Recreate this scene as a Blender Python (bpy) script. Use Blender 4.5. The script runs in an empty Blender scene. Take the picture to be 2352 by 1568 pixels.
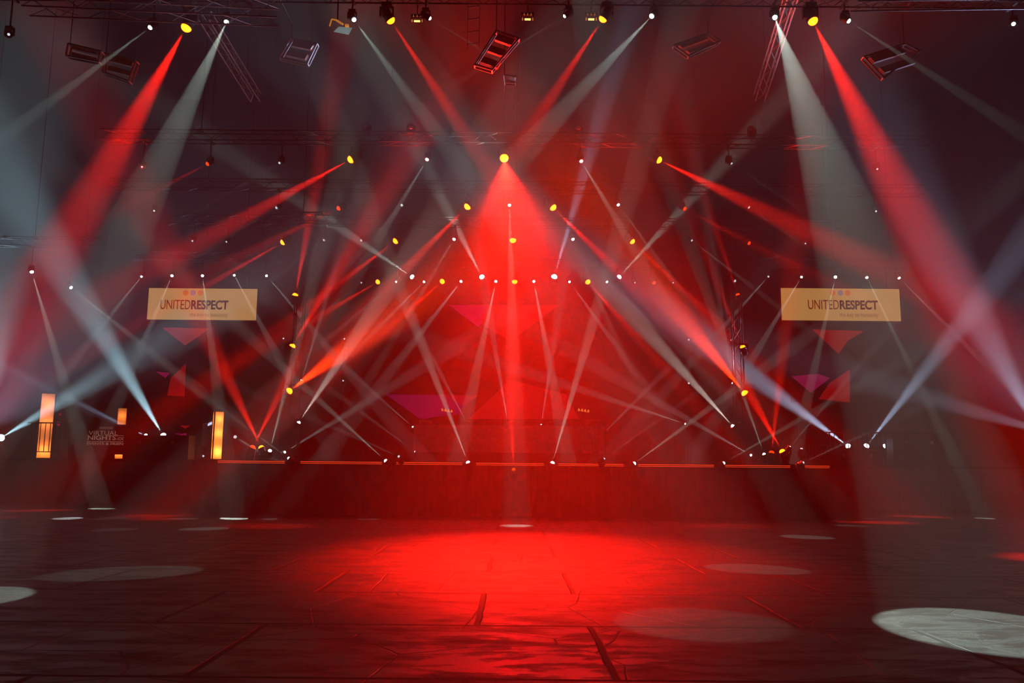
import bpy, bmesh, math, random
from mathutils import Vector, Matrix
random.seed(7)
S = bpy.context.scene
COL = S.collection
R_ = math.radians

# ------------------------------------------------------------------ camera, world, exposure
FPX, PITCH, ROLL, EYE = 1960.0, 8.36, 0.5, Vector((0, 0, 1.75))
cam = bpy.data.cameras.new('camera'); cam_o = bpy.data.objects.new('camera', cam); COL.objects.link(cam_o)
RC = Matrix.Rotation(R_(90 + PITCH), 3, 'X') @ Matrix.Rotation(R_(ROLL), 3, 'Z')
cam.sensor_width = 36; cam.lens = 36 * FPX / 2352; cam.clip_end = 300
cam_o.matrix_world = Matrix.Translation(EYE) @ RC.to_4x4()
S.camera = cam_o
S.view_settings.view_transform = 'Standard'; S.view_settings.look = 'None'
S.view_settings.gamma = 1; S.view_settings.exposure = 0; S.view_settings.use_curve_mapping = False
w = bpy.data.worlds.new('world'); S.world = w; w.use_nodes = True
w.node_tree.nodes['Background'].inputs[0].default_value = (0.01, 0.001, 0.002, 1)
cy = S.cycles
cy.use_light_tree = True; cy.use_denoising = True; cy.max_bounces = 4; cy.diffuse_bounces = 2
cy.glossy_bounces = 2; cy.transmission_bounces = 3; cy.volume_bounces = 0
cy.sample_clamp_indirect = 4; cy.use_adaptive_sampling = False
HAZE = 0.016
K = 26000.0


def ray(px, py):
    return (RC @ Vector(((px - 1176) / FPX, (784 - py) / FPX, -1))).normalized()


def P(px, py, Y):
    d = ray(px, py); return EYE + d * (Y / d.y)


def PZ(px, py, z):
    d = ray(px, py); return EYE + d * ((z - EYE.z) / d.z)


# ------------------------------------------------------------------ materials
def mat(name, col=(0.02, 0.02, 0.02), rough=0.6, metal=0.0, emit=None, es=0.0, noise=0.0, scale=8, spec=0.4):
    m = bpy.data.materials.new(name); m.use_nodes = True
    nt = m.node_tree; b = nt.nodes['Principled BSDF']
    b.inputs['Base Color'].default_value = (*col, 1); b.inputs['Roughness'].default_value = rough
    b.inputs['Metallic'].default_value = metal; b.inputs['Specular IOR Level'].default_value = spec
    if emit:
        b.inputs['Emission Color'].default_value = (*emit, 1); b.inputs['Emission Strength'].default_value = es
        m.cycles.emission_sampling = 'NONE' if es < 1.5 or 'lens' in name else 'AUTO'
    if noise:
        tc = nt.nodes.new('ShaderNodeTexCoord'); n = nt.nodes.new('ShaderNodeTexNoise')
        n.inputs['Scale'].default_value = scale; n.inputs['Detail'].default_value = 6
        r = nt.nodes.new('ShaderNodeValToRGB')
        r.color_ramp.elements[0].position = 0.3; r.color_ramp.elements[1].position = 0.7
        r.color_ramp.elements[0].color = (*[c * (1 - noise) for c in col], 1)
        r.color_ramp.elements[1].color = (*[min(1, c * (1 + noise)) for c in col], 1)
        nt.links.new(tc.outputs['Object'], n.inputs['Vector']); nt.links.new(n.outputs['Fac'], r.inputs['Fac'])
        nt.links.new(r.outputs['Color'], b.inputs['Base Color'])
    return m


M = {
    'black': mat('black_powder_coat', (0.012, 0.012, 0.014), 0.45, noise=0.3),
    'alu': mat('truss_aluminium', (0.55, 0.56, 0.58), 0.38, 1.0, noise=0.15, scale=20),
    'darkalu': mat('truss_black_painted', (0.06, 0.055, 0.06), 0.5, 0.6, noise=0.15, scale=20),
    'drape': mat('black_drape', (0.0012, 0.0011, 0.0012), 1.0, noise=0.1, scale=3, spec=0.0),
    'ceiling': mat('dark_roof_sheet', (0.0015, 0.0015, 0.0015), 1.0, noise=0.1, spec=0.0),
    'deck': mat('stage_deck_ply', (0.05, 0.045, 0.045), 0.55, noise=0.3, scale=2),
    'fascia': mat('stage_front_cloth', (0.17, 0.15, 0.15), 0.85, noise=0.25, scale=3),
    'booth': mat('ribbed_booth_metal', (0.55, 0.50, 0.50), 0.42, 0.6, noise=0.2),
    'banner': mat('dark_banner_mesh', (0.05, 0.035, 0.035), 0.8, noise=0.2),
    'print': mat('banner_print_glow', (0.75, 0.62, 0.5), 0.7, emit=(0.75, 0.42, 0.3), es=0.22),  # weak emission in the ink imitates light falling on the banner
    'lensW': mat('lens_white', (0.5, 0.5, 0.5), 0.2, emit=(0.92, 1.0, 1.0), es=9),
    'lensB': mat('lens_blue_white', (0.5, 0.5, 0.5), 0.2, emit=(0.85, 0.9, 1.0), es=14),
    'lensw': mat('lens_dim_white', (0.5, 0.5, 0.5), 0.2, emit=(0.85, 0.95, 1.0), es=1.1),
    'lensR': mat('lens_amber_core', (0.5, 0.1, 0.05), 0.2, emit=(1.0, 0.14, 0.004), es=10),
    'lensr': mat('lens_dim_red', (0.5, 0.1, 0.05), 0.2, emit=(1.0, 0.05, 0.0), es=1.6),
    'lensO': mat('lens_unlit', (0.25, 0.27, 0.3), 0.08),
    'strip': mat('led_strip_red', (0.3, 0.05, 0.02), 0.4, emit=(1.0, 0.06, 0.012), es=0.9),
    'screen': mat('led_screen_black', (0.012, 0.008, 0.01), 0.5, noise=0.2),
    'triR': mat('screen_red_pixels', (0.1, 0.0, 0.0), 0.5, emit=(1.0, 0.01, 0.015), es=0.27),
    'triM': mat('screen_magenta_pixels', (0.1, 0.0, 0.05), 0.5, emit=(0.9, 0.02, 0.20), es=0.25),
    'triP': mat('screen_purple_pixels', (0.1, 0.0, 0.05), 0.5, emit=(0.7, 0.02, 0.30), es=0.13),
    'signtan': mat('sign_projected_glow_tan', (0.5, 0.4, 0.25), 0.7, emit=(0.95, 0.48, 0.12), es=0.55),  # emission here and on the lettering replaces a projector beam
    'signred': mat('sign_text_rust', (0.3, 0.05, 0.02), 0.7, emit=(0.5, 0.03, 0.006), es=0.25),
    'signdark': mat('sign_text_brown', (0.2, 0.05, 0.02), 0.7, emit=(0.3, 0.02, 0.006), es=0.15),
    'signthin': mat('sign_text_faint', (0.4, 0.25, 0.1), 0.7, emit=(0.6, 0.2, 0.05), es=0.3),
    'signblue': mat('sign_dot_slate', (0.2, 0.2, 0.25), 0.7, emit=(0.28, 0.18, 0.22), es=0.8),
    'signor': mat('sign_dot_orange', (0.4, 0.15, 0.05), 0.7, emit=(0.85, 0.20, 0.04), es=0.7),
    'gold': mat('warm_lamp_glow', (0.5, 0.3, 0.1), 0.4, emit=(1.0, 0.55, 0.15), es=2.5),
    'brass': mat('warm_metal_glow', (0.8, 0.4, 0.12), 0.3, 1.0, emit=(1.0, 0.35, 0.06), es=0.5),  # filaments and lamp heads glow; on yokes, knobs and caps emission imitates light
    'plate': mat('reflector_sheet_glow', (0.6, 0.75, 0.8), 0.4, 0.3, emit=(0.35, 0.6, 0.65), es=0.35),  # emission imitates light bouncing off the sheet
    'case': mat('flight_case_laminate', (0.03, 0.022, 0.022), 0.5, noise=0.3),
}


def column_cloth():
    m = bpy.data.materials.new('stretch_cloth_lit_from_inside'); m.use_nodes = True
    nt = m.node_tree; nt.nodes.clear()
    o = nt.nodes.new('ShaderNodeOutputMaterial'); t = nt.nodes.new('ShaderNodeBsdfTranslucent')
    d = nt.nodes.new('ShaderNodeBsdfDiffuse'); mx = nt.nodes.new('ShaderNodeMixShader')
    n = nt.nodes.new('ShaderNodeTexNoise'); n.inputs['Scale'].default_value = 4
    r = nt.nodes.new('ShaderNodeValToRGB'); r.color_ramp.elements[0].color = (0.8, 0.72, 0.6, 1); r.color_ramp.elements[1].color = (0.9, 0.85, 0.75, 1)
    nt.links.new(n.outputs['Fac'], r.inputs['Fac']); nt.links.new(r.outputs['Color'], t.inputs['Color'])
    d.inputs['Color'].default_value = (0.8, 0.75, 0.7, 1); mx.inputs['Fac'].default_value = 0.35
    nt.links.new(t.outputs[0], mx.inputs[1]); nt.links.new(d.outputs[0], mx.inputs[2]); nt.links.new(mx.outputs[0], o.inputs['Surface'])
    return m


M['column'] = column_cloth()


def floor_mat():
    m = bpy.data.materials.new('worn_concrete_slabs'); m.use_nodes = True
    nt = m.node_tree; b = nt.nodes['Principled BSDF']; N = nt.nodes.new; L = nt.links.new
    tc = N('ShaderNodeTexCoord'); mp = N('ShaderNodeMapping'); L(tc.outputs['Object'], mp.inputs['Vector'])
    mp.inputs['Location'].default_value = (2.7, -0.1, 0)
    wn = N('ShaderNodeTexNoise'); wn.inputs['Scale'].default_value = 1.3; wn.inputs['Detail'].default_value = 5
    L(mp.outputs[0], wn.inputs['Vector'])
    ad = N('ShaderNodeMixRGB'); ad.blend_type = 'LINEAR_LIGHT'; ad.inputs['Fac'].default_value = 0.035
    L(mp.outputs[0], ad.inputs['Color1']); L(wn.outputs['Color'], ad.inputs['Color2'])
    br = N('ShaderNodeTexBrick'); L(ad.outputs[0], br.inputs['Vector'])
    br.inputs['Scale'].default_value = 1; br.inputs['Brick Width'].default_value = 3.6; br.inputs['Row Height'].default_value = 2.44
    br.inputs['Mortar Size'].default_value = 0.045; br.inputs['Mortar Smooth'].default_value = 0.5; br.offset = 0.35
    br.inputs['Color1'].default_value = (1, 1, 1, 1); br.inputs['Color2'].default_value = (0.75, 0.75, 0.75, 1)
    br.inputs['Mortar'].default_value = (0.03, 0.03, 0.03, 1)
    # stains stretched across the hall
    mp2 = N('ShaderNodeMapping'); mp2.inputs['Scale'].default_value = (0.5, 1.2, 1); L(tc.outputs['Object'], mp2.inputs['Vector'])
    st = N('ShaderNodeTexNoise'); st.inputs['Scale'].default_value = 2.2; st.inputs['Detail'].default_value = 9; st.inputs['Roughness'].default_value = 0.7
    L(mp2.outputs[0], st.inputs['Vector'])
    r1 = N('ShaderNodeValToRGB'); r1.color_ramp.elements[0].position = 0.34; r1.color_ramp.elements[1].position = 0.52
    r1.color_ramp.elements[0].color = (0.16, 0.16, 0.16, 1); r1.color_ramp.elements[1].color = (1, 1, 1, 1)
    L(st.outputs['Fac'], r1.inputs['Fac'])
    sc = N('ShaderNodeTexVoronoi'); sc.feature = 'DISTANCE_TO_EDGE'; sc.inputs['Scale'].default_value = 0.55
    L(ad.outputs[0], sc.inputs['Vector'])
    r2 = N('ShaderNodeValToRGB'); r2.color_ramp.elements[0].position = 0.0; r2.color_ramp.elements[1].position = 0.006
    r2.color_ramp.elements[0].color = (0.35, 0.35, 0.35, 1); r2.color_ramp.elements[1].color = (1, 1, 1, 1)
    L(sc.outputs['Distance'], r2.inputs['Fac'])
    def mul(a, c):
        x = N('ShaderNodeMixRGB'); x.blend_type = 'MULTIPLY'; x.inputs['Fac'].default_value = 1; L(a, x.inputs['Color1']); L(c, x.inputs['Color2']); return x.outputs[0]
    g = mul(mul(br.outputs['Color'], r1.outputs['Color']), r2.outputs['Color'])
    base = N('ShaderNodeMixRGB'); base.blend_type = 'MULTIPLY'; base.inputs['Fac'].default_value = 1
    L(g, base.inputs['Color1']); base.inputs['Color2'].default_value = (0.045, 0.042, 0.041, 1)
    L(base.outputs[0], b.inputs['Base Color'])
    rr = N('ShaderNodeMapRange'); rr.inputs['To Min'].default_value = 0.65; rr.inputs['To Max'].default_value = 0.34
    L(g, rr.inputs['Value']); L(rr.outputs[0], b.inputs['Roughness'])
    bp = N('ShaderNodeBump'); bp.inputs['Strength'].default_value = 0.5; bp.inputs['Distance'].default_value = 0.02
    L(g, bp.inputs['Height']); L(bp.outputs[0], b.inputs['Normal'])
    b.inputs['Specular IOR Level'].default_value = 0.35
    return m


M['floor'] = floor_mat()


# ------------------------------------------------------------------ mesh helpers
class MB:
    def __init__(s): s.v = []; s.f = []; s.m = []; s.mi = 0
    def add(s, vs, fs):
        k = len(s.v); s.v += [tuple(v) for v in vs]; s.f += [tuple(i + k for i in f) for f in fs]; s.m += [s.mi] * len(fs); return s
    def box(s, c, d, rot=None):
        c = Vector(c); h = Vector(d) / 2
        vs = [Vector((x * h.x, y * h.y, z * h.z)) for z in (-1, 1) for y in (-1, 1) for x in (-1, 1)]
        if rot: vs = [rot @ v for v in vs]
        return s.add([c + v for v in vs], [(0, 2, 3, 1), (4, 5, 7, 6), (0, 1, 5, 4), (2, 6, 7, 3), (0, 4, 6, 2), (1, 3, 7, 5)])
    def tube(s, a, b, r, n=6, r2=None, caps=True):
        a = Vector(a); b = Vector(b); d = (b - a)
        if d.length < 1e-6: return s
        q = d.to_track_quat('Z', 'Y'); r2 = r if r2 is None else r2
        vs = []
        for c, rr in ((a, r), (b, r2)):
            for i in range(n):
                t = 2 * math.pi * i / n; vs.append(c + q @ Vector((rr * math.cos(t), rr * math.sin(t), 0)))
        fs = [(i, (i + 1) % n, n + (i + 1) % n, n + i) for i in range(n)]
        if caps: fs += [tuple(range(n - 1, -1, -1)), tuple(range(n, 2 * n))]
        return s.add(vs, fs)
    def lathe(s, prof, n=16, q=None, c=(0, 0, 0)):  # prof: (r, z) along local z
        c = Vector(c); vs = []; fs = []
        for r, z in prof:
            for i in range(n):
                t = 2 * math.pi * i / n; v = Vector((r * math.cos(t), r * math.sin(t), z)); vs.append(c + (q @ v if q else v))
        for k in range(len(prof) - 1):
            for i in range(n):
                fs.append((k * n + i, k * n + (i + 1) % n, (k + 1) * n + (i + 1) % n, (k + 1) * n + i))
        fs.append(tuple(range(n - 1, -1, -1))); fs.append(tuple(range((len(prof) - 1) * n, len(prof) * n)))
        return s.add(vs, fs)
    def poly(s, pts):
        return s.add(pts, [tuple(range(len(pts)))])
    def prism(s, pts, off):
        n = len(pts); off = Vector(off); a = [Vector(p) for p in pts]; b = [p + off for p in a]
        return s.add(a + b, [tuple(range(n)), tuple(range(2 * n - 1, n - 1, -1))] + [(i, n + i, n + (i + 1) % n, (i + 1) % n) for i in range(n)])
    def mesh(s, name, mats, smooth=False):
        me = bpy.data.meshes.new(name); me.from_pydata(s.v, [], s.f)
        for m_ in (mats if isinstance(mats, (list, tuple)) else [mats]): me.materials.append(m_)
        for p, i in zip(me.polygons, s.m): p.material_index = i; p.use_smooth = smooth
        bm = bmesh.new(); bm.from_mesh(me); bmesh.ops.recalc_face_normals(bm, faces=bm.faces); bm.to_mesh(me); bm.free()
        return me
    def obj(s, name, mats, parent=None, smooth=False):
        o = bpy.data.objects.new(name, s.mesh(name, mats, smooth)); COL.objects.link(o)
        if parent: o.parent = parent
        return o


def tag(o, label=None, cat=None, group=None, kind=None):
    if label: o['label'] = label
    if cat: o['category'] = cat
    if group: o['group'] = group
    if kind: o['kind'] = kind
    return o


def empty(name, loc=(0, 0, 0), label=None, cat=None, group=None):
    o = bpy.data.objects.new(name, None); COL.objects.link(o); o.location = loc; o.empty_display_size = 0.2
    return tag(o, label, cat, group)


def link_copy(me, name, parent, loc=(0, 0, 0), rot=None, scale=None):
    o = bpy.data.objects.new(name, me); COL.objects.link(o); o.parent = parent; o.location = loc
    if rot is not None: o.rotation_euler = rot
    if scale: o.scale = scale
    return o


def text(body, parent, m, size, width, loc, rot, name='lettering', bold=0.0, align='LEFT'):
    cu = bpy.data.curves.new(name, 'FONT'); cu.body = body; cu.size = 1; cu.extrude = 0.004; cu.offset = bold; cu.align_x = align
    tmp = bpy.data.objects.new('tmp', cu); COL.objects.link(tmp)
    dg = bpy.context.evaluated_depsgraph_get(); me = bpy.data.meshes.new_from_object(tmp.evaluated_get(dg))
    bpy.data.objects.remove(tmp)
    xs = [v.co.x for v in me.vertices]; ys = [v.co.y for v in me.vertices]
    sx = width / (max(xs) - min(xs)); sy = size / (max(ys) - min(ys)); x0 = min(xs); y0 = min(ys)
    for v in me.vertices: v.co = ((v.co.x - x0) * sx, (v.co.y - y0) * sy, v.co.z)
    me.materials.clear(); me.materials.append(m); me.name = name
    o = bpy.data.objects.new(name, me); COL.objects.link(o); o.parent = parent; o.location = loc; o.rotation_euler = rot
    return o


# ------------------------------------------------------------------ the hall
HX0, HX1, HY0, HY1, HZ = -34, 34, -6, 50, 24
def struct(name, mb, m, lab=None):
    o = mb.obj(name, m); o['kind'] = 'structure'
    if lab: o['label'] = lab
    return o
struct('floor', MB().box((0, (HY0 + HY1) / 2, -0.1), (HX1 - HX0, HY1 - HY0, 0.2)), M['floor'], 'worn dark concrete slab hall floor with cracks')
struct('ceiling', MB().box((0, (HY0 + HY1) / 2, HZ + 0.1), (HX1 - HX0, HY1 - HY0, 0.2)), M['ceiling'])
struct('wall_left', MB().box((HX0 - 0.1, (HY0 + HY1) / 2, HZ / 2), (0.2, HY1 - HY0, HZ)), M['drape'])
struct('wall_right', MB().box((HX1 + 0.1, (HY0 + HY1) / 2, HZ / 2), (0.2, HY1 - HY0, HZ)), M['drape'])
struct('wall_front', MB().box((0, HY0 - 0.1, HZ / 2), (HX1 - HX0, 0.2, HZ)), M['drape'])
mb = MB()
mb.box((0, HY1 + 0.1, HZ / 2), (HX1 - HX0, 0.2, HZ))
struct('wall_back', mb, M['drape'])

# ------------------------------------------------------------------ haze filling the hall
hz = bpy.data.materials.new('thin_stage_haze'); hz.use_nodes = True; nt = hz.node_tree; nt.nodes.clear()
o_ = nt.nodes.new('ShaderNodeOutputMaterial'); v_ = nt.nodes.new('ShaderNodeVolumeScatter')
v_.inputs['Density'].default_value = HAZE; v_.inputs['Anisotropy'].default_value = 0.25
nt.links.new(v_.outputs[0], o_.inputs['Volume'])
hb = MB().box(((HX0 + HX1) / 2, (HY0 + HY1) / 2, HZ / 2), (HX1 - HX0 - 0.02, HY1 - HY0 - 0.02, HZ - 0.02)).obj('haze', hz)
tag(hb, 'thin theatrical haze filling the whole hall', 'haze', kind='stuff')

# ------------------------------------------------------------------ stage
DZ, SY = 1.90, 31.0
st = empty('stage_platform', (0, SY, 0), 'wide central stage with dark cloth front and bare deck', 'stage')
xl = P(440, 1060, SY).x; xr = P(1912, 1066, SY).x
def at0(o, par): o.location = -par.location; return o
at0(MB().box(((xl + xr) / 2, (SY + 48) / 2, DZ - 0.06), (xr - xl, 48 - SY, 0.12)).obj('deck', M['deck'], st), st)
mb = MB(); n = 130
for i in range(n):
    a = xl + (xr - xl) * i / n; b = xl + (xr - xl) * (i + 1) / n; ya = SY + 0.05 + 0.04 * (i % 2); yb = SY + 0.05 + 0.04 * ((i + 1) % 2)
    mb.add([(a, ya, 0.005), (b, yb, 0.005), (b, yb, DZ - 0.12), (a, ya, DZ - 0.12)], [(0, 1, 2, 3)])
at0(mb.obj('front_cloth', M['fascia'], st), st)
for sgn, x0, x1, lab in ((-1, -33.5, xl, 'dark stage wing with plain panel front at the left of the main stage'),
                         (1, xr, 33.5, 'dark stage wing with plain panel front at the right of the main stage')):
    wg = empty('stage_wing', ((x0 + x1) / 2, 38, 0), lab, 'stage wing')
    at0(MB().box(((x0 + x1) / 2, 43.0, 1.90), (x1 - x0, 10.0, 0.12)).obj('deck', M['deck'], wg), wg)
    mb = MB(); k = 12
    for i in range(k):
        a = x0 + (x1 - x0) * i / k; b = x0 + (x1 - x0) * (i + 1) / k
        mb.box(((a + b) / 2, 38.06, 0.92), (b - a - 0.03, 0.08, 1.83))
    at0(mb.obj('front_panel', M['fascia'], wg), wg)

# led strips along the stage lip
STR = [(500, 1053.5, 655, 1058, 'first'), (690, 1058, 878, 1061, 'second'), (910, 1062, 1062, 1064, 'third'), (1093, 1065, 1250, 1066, 'fourth'),
       (1282, 1066, 1433, 1067, 'fifth'), (1465, 1067, 1640, 1067, 'sixth'), (1665, 1067, 1815, 1066, 'seventh'), (1848, 1066, 1905, 1066, 'eighth')]
for a, ya, b, yb, w_ in STR:
    A = P(a, 1064, SY - 0.03); B = P(b, 1064, SY - 0.03); zc = DZ - 0.055
    e = empty('led_strip_light', ((A.x + B.x) / 2, SY - 0.022, zc), 'glowing red strip light along the stage lip, %s from the left' % w_, 'strip light', 'red strip lights along the stage lip')
    L = B.x - A.x
    MB().box((0, 0.0, 0), (L, 0.05, 0.11)).obj('channel', M['black'], e)
    MB().box((0, -0.03, 0.028), (L - 0.02, 0.02, 0.03)).box((0, -0.03, -0.028), (L - 0.02, 0.02, 0.022)).obj('diffuser', M['strip'], e)

# ------------------------------------------------------------------ DJ booth on a riser
bl, br_ = P(945, 1010, 35.2).x, P(1392, 1010, 35.2).x
rz = MB().box(((bl + br_) / 2, 37.2, (DZ + 2.32) / 2), (br_ - bl + 0.5, 4.6, 2.32 - DZ)).obj('booth_riser', M['deck']); tag(rz, 'low dark riser platform under the ribbed booth', 'riser')
bt = empty('dj_booth', ((bl + br_) / 2, 36, 2.32), 'long ribbed metal performer booth in the middle of the stage', 'booth')
H = P(1170, 972, 35.2).z - 2.32; W = br_ - bl
mb = MB().box((0, 0.1, H / 2), (W, 0.12, H))
k = 110
for i in range(k): mb.box((-W / 2 + W * (i + 0.5) / k, 0.02, H / 2), (W / k * 0.45, 0.06, H - 0.04))
mb.obj('ribbed_front', M['booth'], bt)
MB().box((0, 0.55, H - 0.03), (W + 0.1, 1.1, 0.05)).obj('counter', M['case'], bt)
for s in (-1, 1): MB().box((s * W / 2, 0.6, H / 2), (0.06, 0.9, H - 0.06)).obj('side_panel', M['booth'], bt)
for px, lab in ((976, 'small metal-framed side desk above the left end of the booth'), (1361, 'small metal-framed side desk above the right end of the booth')):
    c = P(px, 985, 37.6); t = empty('side_desk', (c.x, 37.6, 2.32), lab, 'desk', 'metal framed desks at the booth ends'); top = P(px, 966, 37.6).z - 2.32
    MB().box((0, 0, top), (0.5, 0.5, 0.04)).obj('desk_top', M['alu'], t)
    for sx in (-1, 1):
        for sy in (-1, 1): MB().tube((sx * 0.23, sy * 0.22, 0), (sx * 0.23, sy * 0.22, top), 0.018).obj('leg', M['alu'], t)
def gear(px, py, wpx, lab, name='mixer'):
    c = P(px, py, 36.3); wd = wpx * 36.3 / FPX
    t = empty(name, (c.x, 36.4, 2.32 + H - 0.005), lab, 'dj equipment')
    MB().box((0, 0, 0.06), (wd, 0.35, 0.12)).obj('body', M['case'], t)
    for i in range(4):
        MB().tube((-wd * 0.35 + wd * 0.23 * i, -0.08, 0.12), (-wd * 0.35 + wd * 0.23 * i, -0.08, 0.15), 0.02, 8).obj('knob', M['alu'], t)
for a in ((1072, 974, 20, 'flat disc player on the booth counter, left of the mixer'), (1170, 974, 22, 'mixer in the middle of the booth counter'), (1262, 974, 20, 'flat disc player on the booth counter, right of the mixer')): gear(*a, name='mixer' if 'mixer in' in a[3] else 'disc_player')
for px, lab in ((1026, 'small gooseneck lamp cluster standing above the left of the booth'), (1340, 'small gooseneck lamp cluster standing above the right of the booth')):
    c = P(px, 945, 38.0); t = empty('stick_lamp', (c.x, 38.0, 2.32), lab, 'lamp', 'stick lamps behind the booth'); h = c.z - 2.32
    MB().tube((0, 0, 0), (0, 0, h), 0.02).lathe([(0.2, 0), (0.2, 0.02), (0.03, 0.05)], 12).obj('stand', M['case'], t)
    MB().tube((-0.22, 0, h + 0.06), (0.25, 0, h - 0.02), 0.015).obj('cross_bar', M['brass'], t)
    for i in range(4): MB().lathe([(0.02, 0), (0.045, 0.05), (0.03, 0.12)], 8, c=(-0.2 + 0.14 * i, 0, h + 0.02 - 0.02 * i)).obj('lamp_head', M['brass'], t)

# ------------------------------------------------------------------ screens with triangle artwork
def screen(name, corners, Y, tris, lab, base=0.12, cat='screen'):
    """flat led wall at distance Y; corners (x0,y0,x1,y1) and triangles measured on the photograph"""
    x0, y0, x1, y1 = corners; a = P(x0, y0, Y); b = P(x1, y1, Y)
    t = empty(name, ((a.x + b.x) / 2, Y, min(a.z, b.z)), lab, cat)
    loc = t.location
    MB().box(((a.x + b.x) / 2 - loc.x, base / 2 + 0.01, (a.z + b.z) / 2 - loc.z), (abs(b.x - a.x), base, abs(a.z - b.z))).obj('cabinet', M['screen'], t)
    mb = MB(); ms = [M['triR'], M['triM'], M['triP']]
    for mi, pts in tris:
        mb.mi = mi; mb.prism([P(x, y, Y) - loc for x, y in pts], (0, 0.012, 0))
    mb.obj('lit_artwork', ms, t)
    return t, loc
def hang(t, loc, zt, xs, y=0.1, r=0.02):
    for x in xs: MB().tube((x, y, 0.5), (x, y, zt - loc.z), r).obj('drop_cable', M['black'], t)

def stand_legs(t, loc, z0, xs, y=0.16):
    for x in xs: MB().box((x, y + 0.1, (z0 - loc.z + 0.3) / 2), (0.1, 0.1, 0.3 - (z0 - loc.z))).obj('support_leg', M['black'], t)
t, loc = screen('led_screen', (800, 690, 1600, 1000), 44.0,
       [(0, [(1030, 700), (1285, 700), (1172, 783)]), (1, [(1030, 700), (1120, 700), (1100, 752)]), (0, [(1075, 962), (1172, 872), (1300, 905), (1330, 962)]),
        (2, [(885, 905), (1090, 908), (1055, 950), (965, 962)]), (0, [(1010, 905), (1098, 908), (1066, 932)])],
       'large dark central screen wall with dim red triangle artwork', cat='screen')
stand_legs(t, loc, DZ, (-8, -4, 4, 8))
t, loc = screen('led_screen', (355, 748, 490, 915), 44.5,
       [(0, [(372, 752), (480, 754), (452, 775), (425, 793)]), (1, [(372, 752), (412, 752), (428, 790)]), (0, [(392, 868), (427, 835), (424, 910), (384, 908)]),
        (1, [(358, 853), (390, 856), (380, 868)])], 'dark screen panel with red triangles below the left tan sign')
stand_legs(t, loc, 1.96, (-1.2, 1.2))
t, loc = screen('led_screen', (1812, 748, 1990, 925), 44.5,
       [(0, [(1865, 756), (1985, 760), (1948, 782), (1926, 812)]), (1, [(1818, 864), (1878, 858), (1907, 868), (1862, 902)]), (0, [(1952, 848), (1952, 924), (1880, 916), (1905, 880)])],
       'dark screen panel with magenta and red triangles below the right tan sign')
stand_legs(t, loc, 1.96, (-1.5, 1.5))

# tan signs: projection screens, with the projected light put in as emission
def sign(x0, y0, x1, y1, tx0, tx1, lab):
    Y = 41.05; a = P(x0, y0, Y); b = P(x1, y1, Y); c = (a + b) / 2
    t = empty('banner_screen', (c.x, Y, b.z), lab, 'sign'); W = b.x - a.x; Hh = a.z - b.z; px = Y / FPX * 1.01
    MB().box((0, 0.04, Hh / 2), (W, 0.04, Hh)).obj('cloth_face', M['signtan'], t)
    MB().box((0, 0.09, Hh / 2), (W + 0.08, 0.06, Hh + 0.08)).obj('back_frame', M['black'], t)
    X = lambda p: (p - (x0 + x1) / 2) * px
    Z = lambda p: (y1 - p) * px
    rot = (R_(90), 0, 0); m_ = tx0 + (tx1 - tx0) * 0.44
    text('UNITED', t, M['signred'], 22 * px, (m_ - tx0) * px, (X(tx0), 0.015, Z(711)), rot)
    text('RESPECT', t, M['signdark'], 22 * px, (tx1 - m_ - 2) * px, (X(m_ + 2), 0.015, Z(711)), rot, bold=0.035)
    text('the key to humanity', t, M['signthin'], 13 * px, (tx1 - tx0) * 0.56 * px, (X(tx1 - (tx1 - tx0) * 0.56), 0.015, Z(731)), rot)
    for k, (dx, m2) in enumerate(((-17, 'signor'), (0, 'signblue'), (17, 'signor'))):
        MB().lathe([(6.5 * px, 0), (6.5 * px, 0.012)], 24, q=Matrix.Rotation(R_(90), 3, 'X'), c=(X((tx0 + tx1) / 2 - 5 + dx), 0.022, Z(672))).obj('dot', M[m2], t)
    hang(t, t.location, P(1176, 634, 41).z + 0.66, (-W * 0.4, W * 0.4), y=0.09, r=0.015)
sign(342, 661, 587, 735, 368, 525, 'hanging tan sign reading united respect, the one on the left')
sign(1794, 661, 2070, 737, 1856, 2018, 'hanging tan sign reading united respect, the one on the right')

# ------------------------------------------------------------------ left wing furniture
WZ = 1.96
def column(px, w_px, ytop, Y, lab, pw=60):
    c = P(px, ytop, Y); z1 = c.z; wd = w_px * Y / FPX / 1.3
    t = empty('light_column', (c.x, Y, WZ), lab, 'light column', 'glowing amber columns on the wings'); h = z1 - WZ
    r = Matrix.Rotation(R_(28), 3, 'Z'); k = wd / 2
    cs = [r @ Vector((x * k, y * k, 0)) for x, y in ((-1, -1), (1, -1), (1, 1), (-1, 1))]
    mb = MB()
    for i in range(4):
        a, b = cs[i], cs[(i + 1) % 4]; mb.add([a + Vector((0, 0, 0.03)), b + Vector((0, 0, 0.03)), b + Vector((0, 0, h)), a + Vector((0, 0, h))], [(0, 1, 2, 3)])
    mb.obj('cloth_cover', M['column'], t)
    for p in cs: MB().tube(p * 1.02 + Vector((0, 0, 0)), p * 1.02 + Vector((0, 0, h)), 0.034).obj('corner_pole', M['case'], t)
    MB().box((0, 0, h + 0.02), (wd, wd, 0.04), r).obj('top_cap', M['case'], t)
    MB().box((0, 0, 0.05), (0.3, 0.3, 0.1), r).obj('lamp_base', M['case'], t)
    for z, e in ((0.35, pw), (h * 0.55, pw * 0.55), (h * 0.85, pw * 0.5)):
        l = bpy.data.lights.new('column_lamp', 'POINT'); l.energy = e; l.color = (1.0, 0.24, 0.035); l.shadow_soft_size = 0.12
        lo = bpy.data.objects.new('column_lamp', l); COL.objects.link(lo); lo.parent = t; lo.location = (0, 0, z)
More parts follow.
